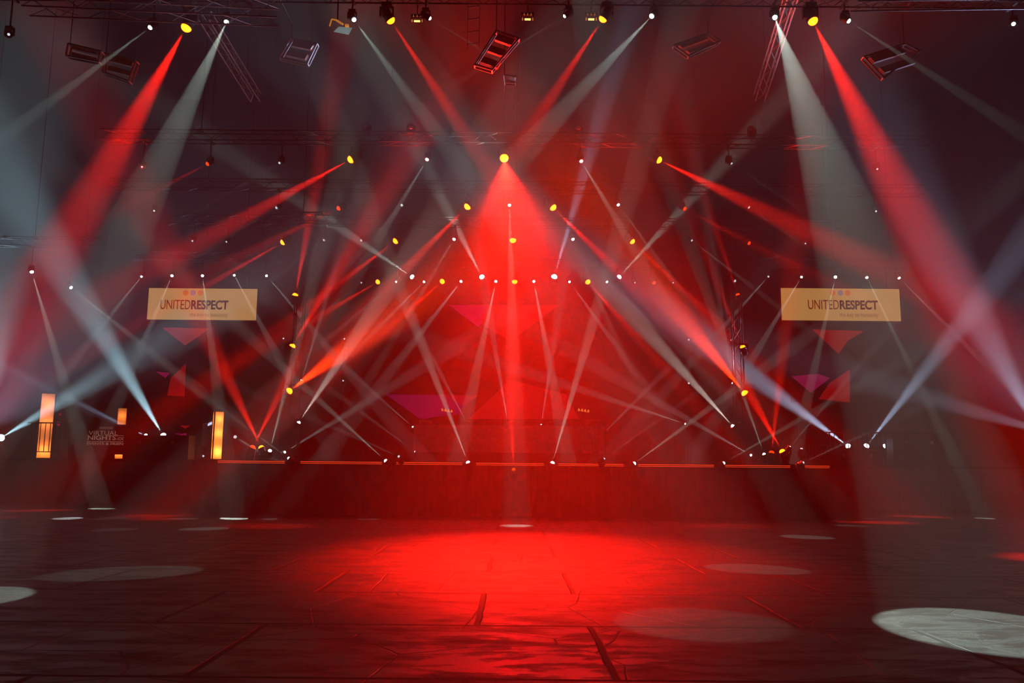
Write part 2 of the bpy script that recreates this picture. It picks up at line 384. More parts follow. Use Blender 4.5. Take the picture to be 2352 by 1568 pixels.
column(112, 38, 905, 41.0, 'tall amber glowing cloth column behind the left railing', 38)
column(281, 26, 938, 43.5, 'short amber glowing column rising behind the dark banner', 22)
column(503, 27, 946, 39.5, 'amber glowing column brightest at its foot, beside the main stage end', 38)

def railing(x0, x1, ytop, ybot, Y, nb, lab, foot=None):
    a = P(x0, ytop, Y); b = P(x1, ytop, Y); zb = P((x0 + x1) / 2, ybot, Y).z; zb = max(zb, foot or WZ)
    t = empty('railing', ((a.x + b.x) / 2, Y, WZ), lab, 'railing'); o = t.location; h = (a.z + b.z) / 2 - WZ; W = b.x - a.x
    MB().tube((-W / 2 - 0.15, 0, h), (W / 2, 0, h), 0.03, 8).obj('top_rail', M['black'], t)
    MB().tube((-W / 2, 0, zb - WZ + 0.05), (W / 2, 0, zb - WZ + 0.05), 0.02, 8).obj('bottom_rail', M['black'], t)
    for i in range(nb + 1):
        x = -W / 2 + W * i / nb
        e = i in (0, nb)
        MB().tube((x, 0, 0 if e else zb - WZ + 0.05), (x, 0, h), 0.03 if e else 0.021).obj('post' if e else 'baluster', M['black'], t)
    return t
railing(72, 184, 971, 1040, 39.2, 10, 'black barrier railing in front of the tall amber column')
railing(1905, 2033, 993, 1032, 38.6, 12, 'black barrier railing in front of three bright white spots')
railing(1842, 1898, 1022, 1060, 39.6, 7, 'low faint barrier railing left of the bright white spots')
# banner
Y = 39.0; a = P(178, 975, Y); b = P(312, 1045, Y); t = empty('event_banner', ((a.x + b.x) / 2, Y, WZ), 'dark hanging banner with virtual nights lettering on the left wing', 'banner')
W = b.x - a.x; Hh = a.z - WZ; px = Y / FPX * 1.01; zt = a.z - WZ
MB().box((0, 0, zt - 0.68), (W, 0.03, 1.3)).obj('banner_face', M['banner'], t)
for s in (-1, 1): MB().tube((s * W / 2, 0.04, 0), (s * W / 2, 0.04, zt + 0.05), 0.03, 8).obj('post', M['black'], t)
MB().tube((-W / 2, 0.04, zt), (W / 2, 0.04, zt), 0.03, 8).obj('top_rail', M['black'], t)
rot = (R_(90), 0, 0); X = lambda p: (p - 245) * px; Z = lambda p: (977 - p) * px + zt
text('VIRTUAL', t, M['print'], 9.5 * px, 66 * px, (X(204), -0.03, Z(1000)), rot)
text('NIGHTS', t, M['print'], 10.5 * px, 63 * px, (X(203), -0.03, Z(1011)), rot, bold=0.015)
text('.COM', t, M['print'], 6 * px, 30 * px, (X(268), -0.03, Z(1011)), rot, bold=0.02)
text('EVENTS & FRIENDS', t, M['print'], 5.5 * px, 96 * px, (X(202), -0.03, Z(1022)), rot, bold=0.02)
MB().box((X(251), -0.022, Z(1014.5)), (100 * px, 0.012, 0.02)).box((X(283), -0.022, Z(1001.2)), (34 * px, 0.012, 0.02)).box((X(300), -0.022, Z(1008)), (0.02, 0.012, 13 * px)).obj('logo_outline', M['print'], t)
# raised logo mark above the words
MB().box((X(243), -0.022, Z(984)), (30 * px, 0.012, 5 * px)).obj('logo_mark', mat('faded_print_glow', (0.3, 0.2, 0.1), 0.8, emit=(0.4, 0.2, 0.12), es=0.12), t)  # the mark's emission stands in for light on it

def case(x0, x1, ytop, Y, dep, lab, z0=WZ, name='flight_case'):
    a = P(x0, ytop, Y); b = P(x1, ytop, Y); W = b.x - a.x; h = (a.z + b.z) / 2 - z0
    t = empty(name, ((a.x + b.x) / 2, Y + dep / 2, z0), lab, 'case'); e = 0.03
    MB().box((0, 0, h / 2), (W, dep, h - 0.001)).obj('body', M['case'], t)
    mb = MB()
    for sx in (-1, 1):
        for sy in (-1, 1): mb.box((sx * (W / 2), sy * dep / 2, h / 2), (e, e, h))
        for z in (e / 2, h * 0.7, h - e / 2): mb.box((0, sx * dep / 2, z), (W, e, e))
    mb.obj('edge_trim', M['black'], t)
    for sx in (-1, 1): MB().box((sx * W * 0.25, -dep / 2 - 0.02, h * 0.7), (0.12, 0.03, 0.14)).obj('latch', M['alu'], t)
    return t
case(286, 434, 999, 38.1, 0.8, 'long black flight case in front of the wide white beam, left wing')
case(313, 400, 988, 41.6, 0.5, 'low dark case standing behind the long flight case')
t = case(2050, 2168, 993, 38.6, 0.8, 'tall dark covered case beside the right railing')
case(1905, 2032, 1036, 38.05, 0.45, 'low dark case under the right railing')
# monitors
Y = 40.0; a = P(400, 971, Y); b = P(462, 1022, Y)
t, loc = screen('side_monitor', (400, 971, 462, 1023), 39.2, [(0, [(412, 977), (437, 977), (425, 984)]), (2, [(400, 995), (410, 993), (415, 996), (407, 999)]), (1, [(410, 997), (428, 994), (428, 1004), (418, 1004)])],
       'boxy monitor with small magenta triangles beside the long flight case', base=0.7, cat='monitor')
MB().box((0, 0.35, (WZ - loc.z) / 2), (0.9, 0.5, loc.z - WZ)).obj('monitor_stand', M['black'], t)
Y = 42.3; t, loc = screen('side_monitor', (128, 944, 164, 1020), Y, [(0, [(133, 948), (141, 950), (137, 956)]), (1, [(130, 969), (138, 967), (137, 979), (131, 976)])],
       'tall dark cabinet with faint red marks beside the tall amber column', base=0.6, cat='monitor')
MB().box((0, 0.3, (WZ - loc.z) / 2), (0.6, 0.5, max(0.05, loc.z - WZ))).obj('monitor_stand', M['black'], t)

# ------------------------------------------------------------------ trusses
def truss(A, B, w_=0.4, lab='', seg=0.55, r=0.025, group=None, m='darkalu'):
    A = Vector(A); B = Vector(B); d = (B - A); Ln = d.length; d.normalize()
    up = Vector((0, 0, 1)) if abs(d.z) < 0.9 else Vector((0, 1, 0))
    u = d.cross(up).normalized(); v = u.cross(d).normalized(); k = w_ / 2
    t = empty('lighting_truss', A, lab, 'truss', group)
    mb = MB(); cs = [u * k + v * k, u * -k + v * k, u * -k - v * k, u * k - v * k]
    for c in cs: mb.tube(c, c + d * Ln, r)
    mb.obj('chords', M[m], t)
    mb = MB(); n = max(1, round(Ln / seg))
    for i in range(n):
        s0, s1 = Ln * i / n, Ln * (i + 1) / n
        for j in range(4):
            a, b = cs[j], cs[(j + 1) % 4]
            if i % 2: a, b = b, a
            mb.tube(a + d * s0, b + d * s1, r * 0.5, 4, caps=False)
    mb.obj('bracing', M[m], t)
    if abs(d.z) < 0.9:
        for f in ((0.12, 0.5, 0.88) if Ln > 6 else (0.2, 0.8)):
            p = d * Ln * f + Vector((0, 0, k)); MB().tube(p, (p.x, p.y, HZ - 0.02 - A.z), 0.018, 5).box(p, (0.12, w_ + 0.06, 0.06)).obj('hoist_chain', M['black'], t)
    return t

DROP = 0.42
# rows: name -> (Y, typical pixel y)
rowz = {}
for key, Y, py, x0, x1, lab in (('0', 16.5, -285, 500, 1900, 'truss over the open hall floor, in front of the others'), ('1', 22.3, 50, -200, 2550, 'front overhead truss crossing the top of the picture'),
                           ('2', 31.5, 368, 230, 2130, 'overhead truss carrying the bright central red light'),
                           ('3', 35.0, 474, 250, 2120, 'third overhead truss, above the ring of three small red lights'),
                           ('4', 38.2, 552, 380, 1930, 'fourth overhead truss, below the third one'),
                           ('5', 42.5, 642, 790, 1590, 'rearmost truss above the central screen'),
                           ('5l', 41.0, 634, 300, 640, 'rear truss above the left tan sign'),
                           ('5r', 41.0, 637, 1740, 2090, 'rear truss above the right tan sign')):
    z = P(1176, py, Y).z + DROP + 0.22; rowz[key] = (Y, z)
    truss((P(x0, py, Y).x, Y, z + 0.2), (P(x1, py, Y).x, Y, z + 0.2), 0.4, lab)
truss(Vector((P(-80, 600, 39).x, 39.0, 12.0)), Vector((P(230, 600, 39).x, 39.0, 12.0)), 0.4, 'dark truss at the far left carrying two low-hung white lights')
truss(P(470, 36, 26), P(588, 225, 30), 0.35, 'slanting truss hanging beside the top left white light', m='alu')
truss(P(1822, -20, 26), P(1744, 225, 30), 0.35, 'slanting truss hanging beside the top right white light', m='alu')
truss(P(60, 4, 20.6), P(640, 30, 21.4), 0.5, 'silver cross-braced truss at the top left corner', seg=0.7, m='alu')
truss(P(1960, -6, 21), P(2500, -14, 21), 0.5, 'silver cross-braced truss at the top right corner', seg=0.7, m='alu')
for px, lab in ((672, 'upright tower truss left of the stage carrying three red lights'), (1703, 'upright tower truss right of the stage carrying three red lights')):
    c = P(px, 1040, 34.6); top = P(px, 655, 34.6).z
    truss((c.x, 34.7, DZ), (c.x, 34.7, top), 0.35, lab)
truss(P(682, 500, 33), P(755, 500, 33), 0.35, 'short red-lit horizontal truss above the left tower', seg=0.3)

# ------------------------------------------------------------------ moving heads
def head_meshes():
    g = {}
    g['base'] = MB().box((0, 0, 0.045), (0.24, 0.20, 0.09)).box((0, -0.102, 0.045), (0.12, 0.006, 0.04)).mesh('base', M['black'])
    y = MB().box((0, 0, 0.105), (0.30, 0.10, 0.03))
    for s in (-1, 1): y.box((s * 0.15, 0, 0.21), (0.03, 0.09, 0.24))
    g['yoke'] = y.mesh('yoke', M['black'])
    g['head'] = MB().lathe([(0.05, -0.19), (0.095, -0.17), (0.115, -0.08), (0.12, 0.02), (0.105, 0.04), (0.125, 0.12), (0.128, 0.16), (0.11, 0.16)], 14).mesh('head', M['black'], False)
    pr = [(math.cos(t) * 1.0, math.sin(t) * 0.85) for t in (0, 0.3, 0.6, 0.9, 1.2, 1.5)]
    for k in ('lensW', 'lensB', 'lensw', 'lensR', 'lensr', 'lensO'): g[k] = MB().lathe(pr, 14).mesh('lens', M[k], True)
    return g
HM = head_meshes()
COLR = {'W': (0.80, 1.0, 0.86), 'B': (0.55, 0.70, 1.0), 'C': (0.50, 0.86, 1.0), 'R': (1.0, 0.012, 0.004), 'V': (0.66, 0.68, 1.0), 'w': (0.85, 0.95, 0.95), 'r': (1.0, 0.012, 0.004), 'O': (1.0, 0.035, 0.002), 'T': (1.0, 0.88, 0.76)}

NUM = ['first', 'second', 'third', 'fourth', 'fifth', 'sixth', 'seventh', 'eighth', 'ninth', 'tenth', 'eleventh', 'twelfth', 'thirteenth', 'fourteenth', 'fifteenth', 'sixteenth', 'seventeenth', 'eighteenth', 'nineteenth', 'twentieth']
PLACE = {'0': 'truss above the hall floor', '1': 'front overhead truss', '2': 'second overhead truss', '3': 'third overhead truss', '4': 'fourth overhead truss', '5': 'rearmost truss', '5l': 'truss above the left sign',
         '5r': 'truss above the right sign', 'T': 'side towers', 'E': 'stage lip', 'D': 'stage floor', 'L': 'left wing', 'Rw': 'right wing', 'B': 'booth', 'S': 'stands at the back of the stage', 'SL': 'far left drop pipes'}
# (row, colour, px, py, target, full angle, brightness, lens px, blend) ; target ('f',x,y) floor pixel, ('d',x,y,Y) point at distance Y
F_ = lambda x, y: ('f', x, y)
D_ = lambda x, y, Y: ('d', x, y, Y)
deckray = lambda px, py, r: F_(px + r * (1190 - py), 1190)
LAMPS = [
 ('0', 'W', 1290, -285, F_(1610, 1430), 8, .17, 12, .4),
 ('1', 'w', 20, 79, D_(-300, 300, 12), 3, 0, 7, .3),
 ('1', 'W', 345, 63, F_(-1300, 1290), 4.2, .45, 12, .25),
 ('1', 'R', 428, 63, F_(-240, 1245), 9, 1.5, 22, 1),
 ('1', 'W', 520, 51, F_(-100, 1372), 6, .75, 13, .25),
 ('1', 'W', 813, 45, F_(1733, 1306), 5, .42, 12, .25),
 ('1', 'R', 897, 46, F_(1660, 1208), 7, .75, 19, 1),
 ('1', 'W', 987, 42, F_(2900, 1210), 3.6, .10, 10, .25),
 ('1', 'w', 1297, 37, F_(-600, 1210), 3.6, .10, 9, .25),
 ('1', 'R', 1385, 43, F_(620, 1208), 7, .75, 18, 1),
 ('1', 'W', 1497, 37, F_(290, 1315), 6, .62, 13, .3),
 ('1', 'W', 1780, 40, F_(2262, 1443), 7.2, 1.3, 13, .2),
 ('1', 'R', 1867, 48, F_(2480, 1285), 9, 1.7, 21, 1),
 ('1', 'W', 1949, 48, F_(3900, 1310), 4.2, .3, 12, .25),
 ('1', 'w', 2328, 55, D_(2500, 300, 12), 3, 0, 10, .3),
 ('2', 'w', 326, 383, D_(100, 600, 25), 3, 0.02, 5, .3),
 ('2', 'r', 477, 376, D_(200, 520, 29), 6, .12, 9, 1),
 ('2', 'w', 642, 374, D_(330, 560, 27), 3, .06, 6, .3),
 ('2', 'R', 806, 366, D_(-60, 838, 27), 6, 1.3, 16, 1),
 ('2', 'W', 981, 366, F_(470, 1214), 4.4, .45, 9, .3),
 ('2', 'R', 1158, 363, F_(1240, 1262), 24, 3.4, 19, 1),
 ('2', 'W', 1335, 370, F_(1852, 1233), 4.4, .5, 9, .3),
 ('2', 'R', 1513, 367, D_(2352, 775, 27), 7, 1.6, 15, 1),
 ('2', 'w', 1680, 375, F_(2950, 1220), 3.5, .09, 6, .3),
 ('2', 'w', 2015, 388, D_(2200, 600, 25), 3, 0, 4, .3),
 ('3', 'w', 354, 484, D_(200, 600, 30), 3, 0, 5, .3),
 ('3', 'w', 635, 477, D_(300, 680, 30), 3, .08, 6, .3),
 ('3', 'r', 778, 478, D_(600, 565, 33), 5, .35, 10, 1),
 ('3', 'w', 923, 471, F_(265, 1216), 3.2, .16, 7, .3),
 ('3', 'R', 1074, 474, D_(700, 850, 32), 6, 1.25, 15, 1),
 ('3', 'W', 1170, 471, F_(1187, 1207), 3.8, .6, 8, .3),
 ('3', 'R', 1270, 476, D_(1640, 840, 32), 6, 1.4, 15, 1),
 ('3', 'W', 1420, 470, F_(1955, 1207), 3.4, .3, 8, .3),
 ('3', 'r', 1572, 479, D_(1880, 640, 32), 5, .3, 9, 1),
 ('3', 'w', 1720, 476, F_(2780, 1212), 3.2, .16, 6, .3),
 ('3', 'w', 2012, 485, D_(2200, 600, 30), 3, .02, 5, .3),
 ('4', 'w', 442, 553, D_(300, 650, 34), 3, 0, 4, .3),
 ('4', 'w', 520, 555, D_(400, 620, 34), 3, 0.03, 4, .3),
 ('4', 'R', 650, 556, D_(330, 738, 36.5), 4.5, .9, 12, 1),
 ('4', 'w', 744, 551, D_(100, 1050, 30), 3, .22, 5, .3),
 ('4', 'w', 830, 552, D_(500, 700, 34), 3, .03, 6, .3),
 ('4', 'R', 909, 553, D_(580, 800, 35.5), 5, 1.0, 13, 1),
 ('4', 'W', 1043, 549, F_(660, 1180), 3.2, .4, 8, .3),
 ('4', 'R', 1178, 551, D_(1182, 1080, 35), 8, 1.5, 14, 1),
 ('4', 'W', 1316, 549, F_(1590, 1189), 3, .4, 8, .3),
 ('4', 'R', 1452, 554, D_(1790, 880, 35.5), 5, 1.0, 12, 1),
 ('4', 'w', 1589, 552, D_(2250, 1060, 30), 3, .25, 5, .3),
 ('4', 'r', 1720, 558, D_(1900, 640, 36), 4, .15, 8, 1),
 ('4', 'w', 1688, 645, D_(1800, 700, 36), 3, .0, 6, .3),
 ('4', 'w', 1850, 559, D_(1900, 640, 36), 3, .0, 3, .3),
 ('5l', 'w', 325, 635, deckray(325, 635, -.8), 3, .3, 5, .3),
 ('5l', 'w', 395, 633, deckray(395, 633, -.43), 3, .3, 7, .3),
 ('5l', 'W', 465, 633, deckray(465, 633, .13), 3, .35, 7, .3),
 ('5l', 'w', 538, 632, deckray(538, 632, .54), 3, .3, 6, .3),
 ('5l', 'w', 612, 633, deckray(612, 633, .86), 3, .3, 6, .3),
 ('5r', 'w', 1765, 635, deckray(1765, 635, -.9), 3, .25, 5, .3),
 ('5r', 'w', 1841, 636, deckray(1841, 636, -.6), 3, .35, 6, .3),
 ('5r', 'W', 1919, 636, deckray(1919, 636, -.23), 3, .38, 8, .3),
 ('5r', 'W', 1991, 637, deckray(1991, 637, .49), 3, .4, 7, .3),
 ('5r', 'w', 2065, 638, deckray(2065, 638, 1.0), 3, .4, 7, .3),
 ('5', 'w', 830, 649, deckray(830, 649, -1.28), 2.6, .14, 4, .3),
 ('5', 'R', 868, 647, deckray(868, 647, -1.7), 4, .7, 10, 1),
 ('5', 'w', 910, 647, deckray(910, 647, -1.2), 2.6, .3, 5, .3),
 ('5', 'W', 947, 636, D_(520, 348, 34), 7, 1.9, 12, .9),
 ('5', 'w', 974, 647, deckray(974, 647, -1.0), 2.8, .5, 6, .3),
 ('5', 'R', 1016, 646, deckray(1016, 646, -1.16), 4, .9, 11, 1),
 ('5', 'w', 1059, 646, deckray(1059, 646, -.78), 3.2, .65, 7, .3),
 ('5', 'W', 1107, 636, D_(950, 330, 34), 7, 1.9, 13, .9),
 ('5', 'W', 1139, 646, deckray(1139, 646, -.217), 3.2, .9, 7, .3),
 ('5', 'R', 1182, 646, D_(1184, 1000, 40), 6, .9, 12, 1),
 ('5', 'W', 1226, 646, deckray(1226, 646, .19), 3.2, .9, 7, .3),
 ('5', 'B', 1273, 636, D_(1440, 60, 33), 7, 3, 15, .9),
 ('5', 'w', 1308, 647, deckray(1308, 647, .73), 3, .55, 6, .3),
 ('5', 'R', 1350, 647, deckray(1350, 647, .88), 4, 1.0, 11, 1),
 ('5', 'w', 1394, 647, deckray(1394, 647, 1.06), 2.8, .4, 6, .3),
 ('5', 'W', 1422, 636, D_(1800, 225, 34), 7, 2, 12, .9),
 ('5', 'w', 1458, 649, deckray(1458, 649, 1.2), 2.6, .12, 4, .3),
 ('5', 'r', 1502, 649, deckray(1502, 649, 1.3), 4, .15, 8, 1),
 ('5', 'w', 1546, 649, deckray(1546, 649, 1.3), 2.6, .06, 4, .3),
 # side towers
 ('T', 'R', 678, 678, D_(725, 430, 33), 7, .8, 12, 1),
 ('T', 'R', 671, 795, D_(850, 500, 33), 7, 1.0, 13, 1),
 ('T', 'O', 664, 898, D_(900, 725, 32), 14, 2.6, 14, 1),
 ('T', 'T', 686, 970, D_(960, 560, 32), 8, 2.9, 9, .5),
 ('T', 'r', 1695, 677, D_(1600, 400, 33), 6, .4, 9, 1),
 ('T', 'R', 1706, 797, D_(1590, 510, 33), 6, .9, 11, 1),
 ('T', 'O', 1711, 903, D_(1480, 620, 32), 11, 2.8, 14, 1),
 ('T', 'T', 1683, 978, D_(1330, 590, 32), 8, 3.5, 9, .5),
 # drop pipes and back stands
 ('S', 'w', 693, 873, D_(850, 350, 36), 4.5, .5, 5, .5),
 ('S', 'w', 651, 777, D_(600, 700, 36), 3, 0, 4, .3),
 ('S', 'w', 791, 778, D_(800, 700, 36), 3, 0, 4, .3),
 ('S', 'w', 788, 874, D_(800, 800, 36), 3, 0, 4, .3),
 ('S', 'w', 1582, 880, D_(1590, 700, 36), 3, 0.03, 5, .3),
 ('S', 'w', 1582, 780, D_(1560, 700, 36), 3, 0, 4, .3),
 ('S', 'w', 1683, 880, D_(1600, 380, 36), 4, .4, 5, .5),
 ('S', 'w', 1680, 781, D_(1630, 500, 36), 3, .1, 4, .3),
 ('S', 'w', 1574, 973, D_(1160, 838, 36), 4.5, .5, 4, .4),
 # stage lip, hung in the gaps between the strips
 ('E', 'w', 663, 1052, D_(360, 830, 29.4), 4, .35, 7, .5),
 ('E', 'W', 886, 1058, D_(640, 835, 29.4), 4.4, .9, 9, .4),
 ('E', 'w', 916, 1048, D_(830, 1010, 29.4), 3, .12, 6, .4),
 ('E', 'W', 1075, 1062, D_(930, 690, 29.4), 5, 1.5, 10, .4),
 ('E', 'W', 1269, 1063, D_(1385, 660, 29.4), 5, 1.5, 10, .4),
 ('E', 'w', 1388, 1053, D_(1560, 930, 29.4), 3, .15, 5, .4),
 ('E', 'W', 1457, 1064, D_(1790, 820, 29.4), 4.4, .9, 9, .4),
 ('E', 'W', 1662, 1063, D_(2000, 870, 29.4), 4.2, .55, 8, .4),
 ('E', 'w', 1845, 1062, D_(2000, 990, 29.4), 4, .2, 6, .4),
 ('D', 'w', 953, 1037, D_(700, 850, 31.5), 4, .25, 4, .5),
 ('D', 'r', 580, 1028, D_(665, 860, 31.5), 8, .9, 12, 1),
 ('D', 'R', 600, 1028, D_(480, 780, 31.5), 9, 1.3, 11, 1),
 ('D', 'W', 620, 1035, D_(672, 830, 31.5), 4, .85, 9, .4),
 ('D', 'w', 654, 1038, D_(960, 850, 31.5), 4, .45, 6, .5),
 ('D', 'w', 1725, 1045, D_(1480, 905, 31.5), 4, .45, 6, .5),
 ('D', 'W', 1755, 1043, D_(1655, 760, 31.5), 4.4, .85, 8, .4),
 ('D', 'r', 1772, 1040, D_(1790, 880, 31.5), 7, .8, 11, 1),
 ('D', 'R', 1797, 1037, D_(1640, 760, 31.5), 9, 1.3, 12, 1),
 ('D', 'w', 1814, 1026, D_(1990, 820, 31.5), 4, .45, 5, .5),
 ('D', 'w', 1841, 1031, D_(1850, 900, 31.5), 3, 0, 7, .5),
 # booth back lamps
 ('B', 'w', 1075, 976, D_(960, 760, 36), 4.5, .45, 5, .6),
 ('B', 'w', 1167, 976, D_(1127, 740, 36), 4.5, .75, 5, .6),
 ('B', 'w', 1243, 976, D_(1280, 740, 36), 4.5, .6, 5, .6),
 ('B', 'w', 1381, 1000, D_(1540, 840, 36), 4.5, .35, 4, .6),
 ('B', 'w', 948, 980, D_(800, 850, 36), 4.5, .35, 4, .6),
 # left wing
 ('SL', 'W', 73, 624, F_(233, 1168), 4.2, .8, 9, .3),
 ('SL', 'W', 163, 660, D_(600, 1010, 36), 3.6, .5, 8, .3),
 ('L', 'C', -40, 1012, D_(-5, 500, 39.8), 30, 8, 14, 1),
 ('L', 'C', 2, 1005, D_(350, 800, 34), 9, 2.4, 17, 1),
 ('L', 'C', 375, 1000, D_(110, 560, 34), 13, 6.0, 14, 1),
 ('L', 'B', 335, 1000, D_(60, 880, 34), 8, 1.4, 9, 1),
 ('L', 'V', 452, 990, D_(870, 760, 33), 9, 3.0, 10, 1),
 ('L', 'w', 540, 1003, D_(700, 1100, 34), 3, .25, 8, .5),
 ('L', 'w', 467, 1047, D_(330, 990, 34), 3, .12, 5, .5),
 # right wing
 ('Rw', 'B', 1948, 1024, D_(1560, 740, 33), 8, 3.6, 12, 1),
 ('Rw', 'B', 1990, 1024, D_(2290, 640, 34), 9, 3.2, 13, 1),
 ('Rw', 'B', 2032, 1024, D_(2450, 860, 32), 7, .7, 10, 1),
 ('Rw', 'B', 2400, 1010, D_(2150, 560, 33), 12, 2.6, 10, 1),
 ('Rw', 'B', 2470, 1012, D_(1850, 830, 36), 8, 1.1, 10, 1),
]
cnt = {}
for L in LAMPS: cnt[(L[0], L[1] in 'RrO')] = 0
SMOOTH = {}
REDK = 3.6
WK = 1150
def lamp(row, c, px, py, tg, ang, b, lpx, blend, lab):
    red = c in 'RrO'
    up = row in ('T', 'E', 'D', 'B', 'L', 'Rw', 'S')
    Y = {'T': 34.3, 'E': 30.75, 'D': 33.4, 'B': 38.6, 'L': 40.6, 'Rw': 40.6, 'S': 38.4 if py > 900 else 39.5 if py > 850 else 40.6, 'SL': 39.0}.get(row) or rowz[row][0]
    if row == 'D': Y = max(31.6, min(36, PZ(px, py, DZ + 0.40).y)) if py < 1060 else Y
    Lp = P(px, py, Y)
    T = PZ(tg[1], tg[2], 0.0) if tg[0] == 'f' else P(tg[1], tg[2], tg[3])
    d = (T - Lp).normalized(); lr = max(0.036, lpx * Y / FPX / 2 * (1.15 if red else 0.92))
    s = 1.0
    lr = min(lr, 0.17); hs = max(0.8, lr / 0.105)
    if row == 'D': s = min(1.0, (Lp.z - DZ) / 0.42)
    hs = min(hs, 1.45)
    pivot = Lp - d * (0.16 * hs * s)
    inv = not up or row == 'T'
    sg = -1 if inv else 1
    base = pivot - Vector((0, 0, sg * 0.26 * hs * s))
    t = empty('moving_head_light', base, lab, 'stage light', ('red' if red else 'white') + ' moving head lights in ' + {'1': 'the front row', '2': 'the second row', '3': 'the third row', '4': 'the fourth row'}.get(row, 'the rear and floor rows'))
    rz = math.atan2(d.x, -d.y)
    link_copy(HM['base'], 'base', t, (0, 0, 0), (math.pi if inv else 0, 0, 0), (hs * s,) * 3)
    link_copy(HM['yoke'], 'yoke', t, (0, 0, 0), (math.pi if inv else 0, 0, 0), (hs * s,) * 3)
    hd = link_copy(HM['head'], 'head', t, pivot - base, d.to_track_quat('Z', 'Y').to_euler(), (hs * s,) * 3)
    key = 'lensR' if c in 'RO' else 'lensr' if c == 'r' else 'lensB' if c in 'BC' else 'lensw' if c == 'w' and b < 0.3 and lpx < 9 else 'lensW'
    ln = link_copy(HM[key], 'lens', hd, (0, 0, 0.16), None, (lr / hs / s,) * 3)
    if not up:
        top = 11.8 if row == 'SL' else rowz[row][1]
        MB().tube((0, 0, -0.02), (0, 0, top - base.z), 0.025).box((0, 0, top - base.z), (0.08, 0.5, 0.05)).obj('clamp', M['black'], t)
    elif row == 'E':
        MB().box((0, (SY + 0.08 - base.y) / 2, -0.02), (0.12, SY + 0.08 - base.y, 0.04)).obj('bracket', M['black'], t)
    elif row == 'T':
        cx = P(672 if px < 1176 else 1703, 1040, 34.6).x
        zz = 0.03
        MB().tube((0, 0, zz), (cx - base.x, 34.7 - base.y, zz), 0.03).obj('bracket', M['black'], t)
    else:
        z0 = {'D': DZ, 'B': 2.32, 'L': WZ, 'Rw': WZ, 'S': DZ}[row]
        if row == 'S' and abs(base.x) > 11.3: z0 = WZ
        if base.z - z0 > 0.03:
            MB().tube((0, 0, z0 - base.z), (0, 0, 0), 0.03).lathe([(0.25, z0 - base.z), (0.25, z0 - base.z + 0.03), (0.04, z0 - base.z + 0.06)], 12).obj('stand', M['black'], t)
    if b > 0:
        l = bpy.data.lights.new('beam', 'SPOT'); l.spot_size = R_(ang * (1.4 if red and ang < 25 else 1)); l.spot_blend = blend; l.shadow_soft_size = lr * 0.15
        gain = {'0': 1.5, '1': 1.5, '2': 1.4, '3': 1.4, '4': 1.4, '5': 1.2, '5l': 2.2, '5r': 2.2, 'E': 1.5, 'D': 1.5, 'B': 1.4, 'T': 1.4}.get(row, 1.9)
        l.color = COLR[c]; l.energy = K * gain * b * math.tan(R_(2.5)) / math.tan(R_(ang / 2)) * (1.25 if blend > .8 else 1) * (REDK if red else 0.82)
        l.use_nodes = True; ln_t = l.node_tree; em = ln_t.nodes['Emission']; fo = ln_t.nodes.new('ShaderNodeLightFalloff')
        fo.inputs['Strength'].default_value = 1.0; fo.inputs['Smooth'].default_value = SMOOTH.get(row, 0.12)
        ln_t.links.new(fo.outputs['Quadratic'], em.inputs['Strength'])
        lo = bpy.data.objects.new('beam', l); COL.objects.link(lo); lo.parent = t
        lo.location = (Lp - base) + d * (0.95 * lr + 0.03); lo.rotation_euler = d.to_track_quat('-Z', 'Y').to_euler()

LAMPS.sort(key=lambda a: (a[0], a[2]))
tot = {}
for L in LAMPS: tot[(L[0], L[1] in 'RrO')] = tot.get((L[0], L[1] in 'RrO'), 0) + 1
for L in LAMPS:
    k = (L[0], L[1] in 'RrO'); i = cnt[k]; cnt[k] += 1
    cname = 'red' if k[1] else 'white'
    n_ = NUM[i] + ' ' + cname + ' one from the left' if tot[k] > 1 else 'its only ' + cname + ' one'
    pl = PLACE[L[0]]; on = {'E': 'at the', 'D': 'on the', 'L': 'on the', 'Rw': 'on the', 'B': 'behind the', 'S': 'on'}.get(L[0], 'on the')
    lamp(*L, '%s moving head %s %s, %s' % (cname, on, pl, n_.replace(cname + ' one', 'such') if len(pl.split()) > 3 else n_))

# added fill spots for ambient glow: red at red lamps, blue without fixtures
CR, CB = (1.0, 0.004, 0.006), (0.55, 0.62, 1.0)
ADDED_WASH = [('2', 1158, 363, F_(1245, 1262), 60, 1.5, CR), ('4', 1178, 551, D_(1180, 1300, 24), 110, 2.2, CR), ('5', 1182, 646, D_(1300, 1200, 26), 120, 2.4, CR),
        ('5', 1350, 647, D_(1700, 1200, 26), 120, 2.2, CR), ('5', 1016, 646, D_(700, 1100, 26), 120, 1.2, CR), ('1', 428, 63, F_(-240, 1245), 55, .5, CR),
        ('1', 1867, 48, F_(2300, 1245), 60, .9, CR), ('4', 1452, 554, F_(1560, 1260), 60, 1.2, CR), ('3', 1572, 479, F_(2300, 1200), 100, 1.2, CR),
        ('3', 778, 478, F_(100, 1200), 100, .8, CR), (40.0, -60, 985, D_(160, 760, 40), 80, 6, CB), (40.0, 2440, 985, D_(2300, 700, 37), 90, 2.5, CB),
        ('1', 1385, 43, F_(1470, 1185), 38, 1.6, CR), ('1', 1385, 43, F_(900, 1185), 34, .3, CR)]
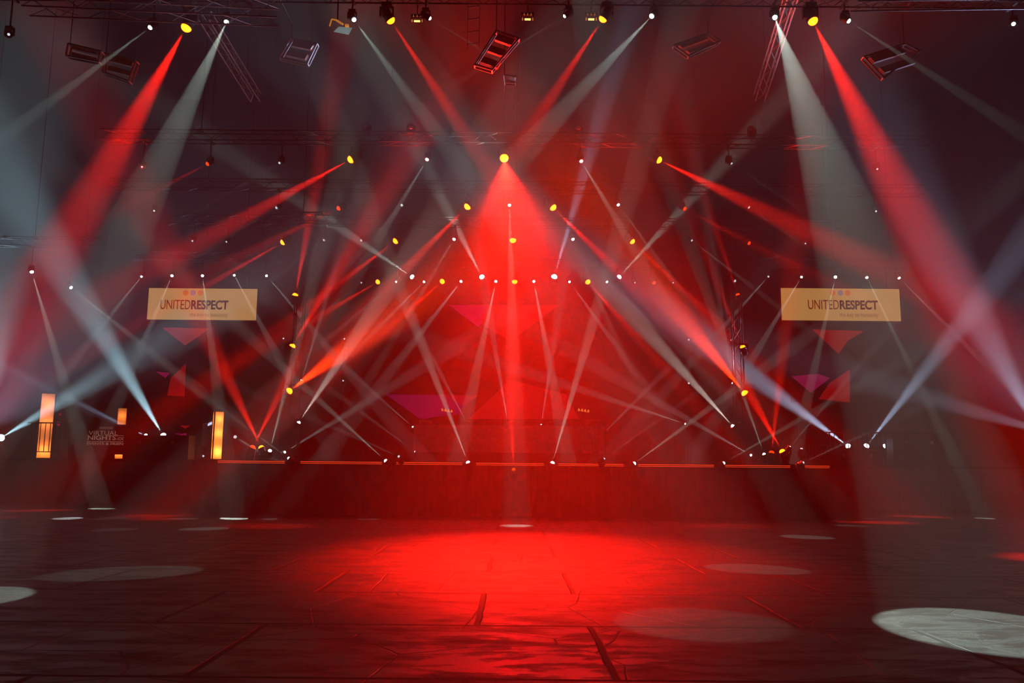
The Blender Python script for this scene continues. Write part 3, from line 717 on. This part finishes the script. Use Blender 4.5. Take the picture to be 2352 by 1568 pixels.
for row, px, py, tg, ang, b, colr in ADDED_WASH:
    Y = rowz[row][0] - 0.45 if isinstance(row, str) else row; Lp = P(px, py + 10, Y); T = PZ(tg[1], tg[2], 0.0) if tg[0] == 'f' else P(tg[1], tg[2], tg[3]); d = (T - Lp).normalized()
    l = bpy.data.lights.new('added_wash', 'SPOT'); l.spot_size = R_(ang); l.spot_blend = 1; l.shadow_soft_size = 0.1; l.color = colr; l.energy = WK * b
    l.use_nodes = True; em = l.node_tree.nodes['Emission']; fo = l.node_tree.nodes.new('ShaderNodeLightFalloff')
    fo.inputs['Strength'].default_value = 1.0; fo.inputs['Smooth'].default_value = 25.0 if colr == CR else 2.0
    l.node_tree.links.new(fo.outputs['Quadratic'], em.inputs['Strength'])
    lo = bpy.data.objects.new('added_wash', l); COL.objects.link(lo); lo.location = Lp; lo.rotation_euler = d.to_track_quat('-Z', 'Y').to_euler()

# unlit heads hung among the lamps
for px, py, Yk, lab in ((835, 338, '2', 'unlit moving head light on the second truss, just above the left bright red light'), (938, 330, '2', 'unlit moving head light on the second truss, left of the central red light'),
                        (1330, 330, '2', 'unlit moving head light on the second truss, right of the central red light'), (1738, 325, '2', 'unlit moving head light near the right end of the second truss')):
    Y, z = rowz[Yk]; c = P(px, py, Y - 0.6)
    base = Vector((c.x, Y, z + 0.4)); t = empty('moving_head_light', base, lab, 'stage light', 'unlit moving head lights')
    link_copy(HM['base'], 'base', t); link_copy(HM['yoke'], 'yoke', t)
    d = Vector((random.uniform(-.6, .6), -1, random.uniform(-.3, .3))).normalized()
    hd = link_copy(HM['head'], 'head', t, (0, 0, 0.26), d.to_track_quat('Z', 'Y').to_euler()); link_copy(HM['lensO'], 'lens', hd, (0, 0, 0.15), None, (0.1,) * 3)

# ------------------------------------------------------------------ hanging frames and blinders under the front truss
def cage(pts, Y, lab, boxes=2, r=0.03, m='alu', dep=0.18):
    q = [P(x, y, Y + dy) for (x, y), dy in zip(pts, (0, 0, 0.25, 0.25))]
    c = sum(q, Vector()) / 4; t = empty('lamp_cage', c, lab, 'lamp frame', 'hanging lamp frames')
    q = [p - c for p in q]; back = Vector((0, dep, 0))
    mb = MB()
    for i in range(4):
        mb.tube(q[i], q[(i + 1) % 4], r); mb.tube(q[i] + back, q[(i + 1) % 4] + back, r); mb.tube(q[i], q[i] + back, r)
    mb.obj('frame', M[m], t)
    u = (q[1] - q[0]); v = (q[3] - q[0])
    for i in range(boxes):
        f0, f1 = (i + 0.12) / boxes, (i + 0.62) / boxes
        pp = [q[0] + v * f0 + u * .12, q[0] + v * f0 + u * .88, q[0] + v * f1 + u * .88, q[0] + v * f1 + u * .12]
        MB().prism([p + back * 0.2 for p in pp], back * 0.7).obj('lamp_box', M['booth'], t)
    top = max(q, key=lambda p: p.z)
    zt = rowz['1'][1] + 0.2 - c.z
    MB().tube(top + back / 2, (top.x, top.y + dep / 2, zt), 0.012).tube((top.x, top.y + dep / 2, zt), (top.x, 22.3 - c.y, zt), 0.02).obj('drop_cable', M['black'], t)
    return t
cage([(1140, 70), (1192, 88), (1130, 160), (1090, 148)], 21.0, 'red-lit hanging lamp frame at the top centre', 3)
cage([(1158, 172), (1185, 176), (1184, 190), (1160, 188)], 23.0, 'small red-lit box frame just below the big centre frame', 1, 0.02)
cage([(157, 100), (232, 118), (226, 141), (152, 127)], 21.5, 'red-tinted lamp frame hanging at the upper left', 2)
cage([(240, 122), (312, 140), (296, 186), (236, 165)], 22.2, 'lamp frame beside the upper left frame, crossed by a white beam', 2)
cage([(668, 88), (728, 100), (706, 146), (642, 132)], 24.0, 'dim lamp frame hanging between the slanting truss and the floodlight', 2)
cage([(1548, 104), (1628, 76), (1655, 94), (1582, 128)], 23.5, 'dim lamp frame hanging right of the crossing white beams', 2)
cage([(1985, 130), (2080, 100), (2112, 116), (2030, 178)], 23.0, 'dim lamp frame hanging at the upper right', 2)
for px, py, lab in ((958, 44, 'small gold-lit blinder lamp, leftmost of three at the top'), (1212, 40, 'small gold-lit blinder lamp at the top, middle of three'), (1358, 40, 'small gold-lit blinder lamp touching the top red light')):
    c = P(px, py, 22.6); t = empty('blinder_lamp', c, lab, 'lamp', 'gold blinder lamps')
    MB().box((0, 0.05, 0.12), (0.34, 0.12, 0.06)).box((-0.17, 0.05, 0.02), (0.02, 0.1, 0.22)).box((0.17, 0.05, 0.02), (0.02, 0.1, 0.22)).obj('housing', M['black'], t)
    for i in range(3): MB().tube((-0.1 + 0.1 * i, 0.0, 0.07), (-0.1 + 0.1 * i, 0, 0.13), 0.012).obj('filament_lamp', M['brass'], t)
    MB().box((0.0, 0.0, -0.06), (0.17, 0.05, 0.035)).obj('glowing_bar', M['gold'], t)
    for s in (-1, 1): MB().box((s * 0.145, 0.0, -0.05), (0.03, 0.05, 0.06)).obj('end_cap', M['brass'], t)
    MB().tube((0, 0.05, 0.14), (0, 0.05, rowz['1'][1] + 0.1 - c.z), 0.015).box((0, -0.2, rowz['1'][1] + 0.03 - c.z), (0.06, 0.6, 0.04)).obj('clamp', M['black'], t)
c = P(785, 60, 21.6); t = empty('flood_light', c, 'floodlight with gold yoke and pale reflector at the top left of centre', 'floodlight')
q = [P(x, y, Y2) - c for x, y, Y2 in ((766, 73, 21.5), (778, 62, 21.8), (809, 65, 21.8), (801, 80, 21.5))]
MB().prism(q, (0, 0.03, 0.03)).obj('reflector', M['plate'], t)
q = [P(x, y, 21.6) - c for x, y in ((757, 60), (762, 44), (772, 46), (788, 56))]
MB().tube(q[0], q[1], 0.02).tube(q[1], q[2], 0.02).tube(q[2], q[3], 0.03).obj('yoke', M['brass'], t)
MB().box(P(797, 59, 21.6) - c, (0.1, 0.1, 0.05)).obj('knob', M['brass'], t)
MB().tube(P(775, 46, 21.6) - c, Vector((P(775, 46, 21.6).x - c.x, 0, rowz['1'][1] + 0.03 - c.z)), 0.02).box((P(775, 46, 21.6).x - c.x, 0.4, rowz['1'][1] + 0.02 - c.z), (0.06, 1.0, 0.04)).obj('clamp', M['black'], t)
# rope ladder
a = P(1075, 8, 23); b = P(1102, 8, 23); t = empty('rope_ladder', ((a.x + b.x) / 2, 23, a.z), 'red-lit ladder rungs hanging at the top centre', 'ladder'); h = a.z - P(1088, 112, 23).z; W = b.x - a.x
for s in (-1, 1): MB().tube((s * W / 2, 0, 0.4), (s * W / 2, 0, -h), 0.008, 5).obj('rope', M['black'], t)
for py in (16, 44, 73, 101): MB().tube((-W / 2, 0, P(1088, py, 23).z - a.z - 0.02), (W / 2, 0, P(1088, py, 23).z - a.z + 0.03), 0.022).obj('rung', M['booth'], t)
# footlight that throws red on the overhead frames
LAB = 'small red uplight on the stage lip, under the middle strip light'
lamp('E', 'r', 1180, 1078, D_(1135, 110, 21.0), 5, .5, 7, 1, LAB)
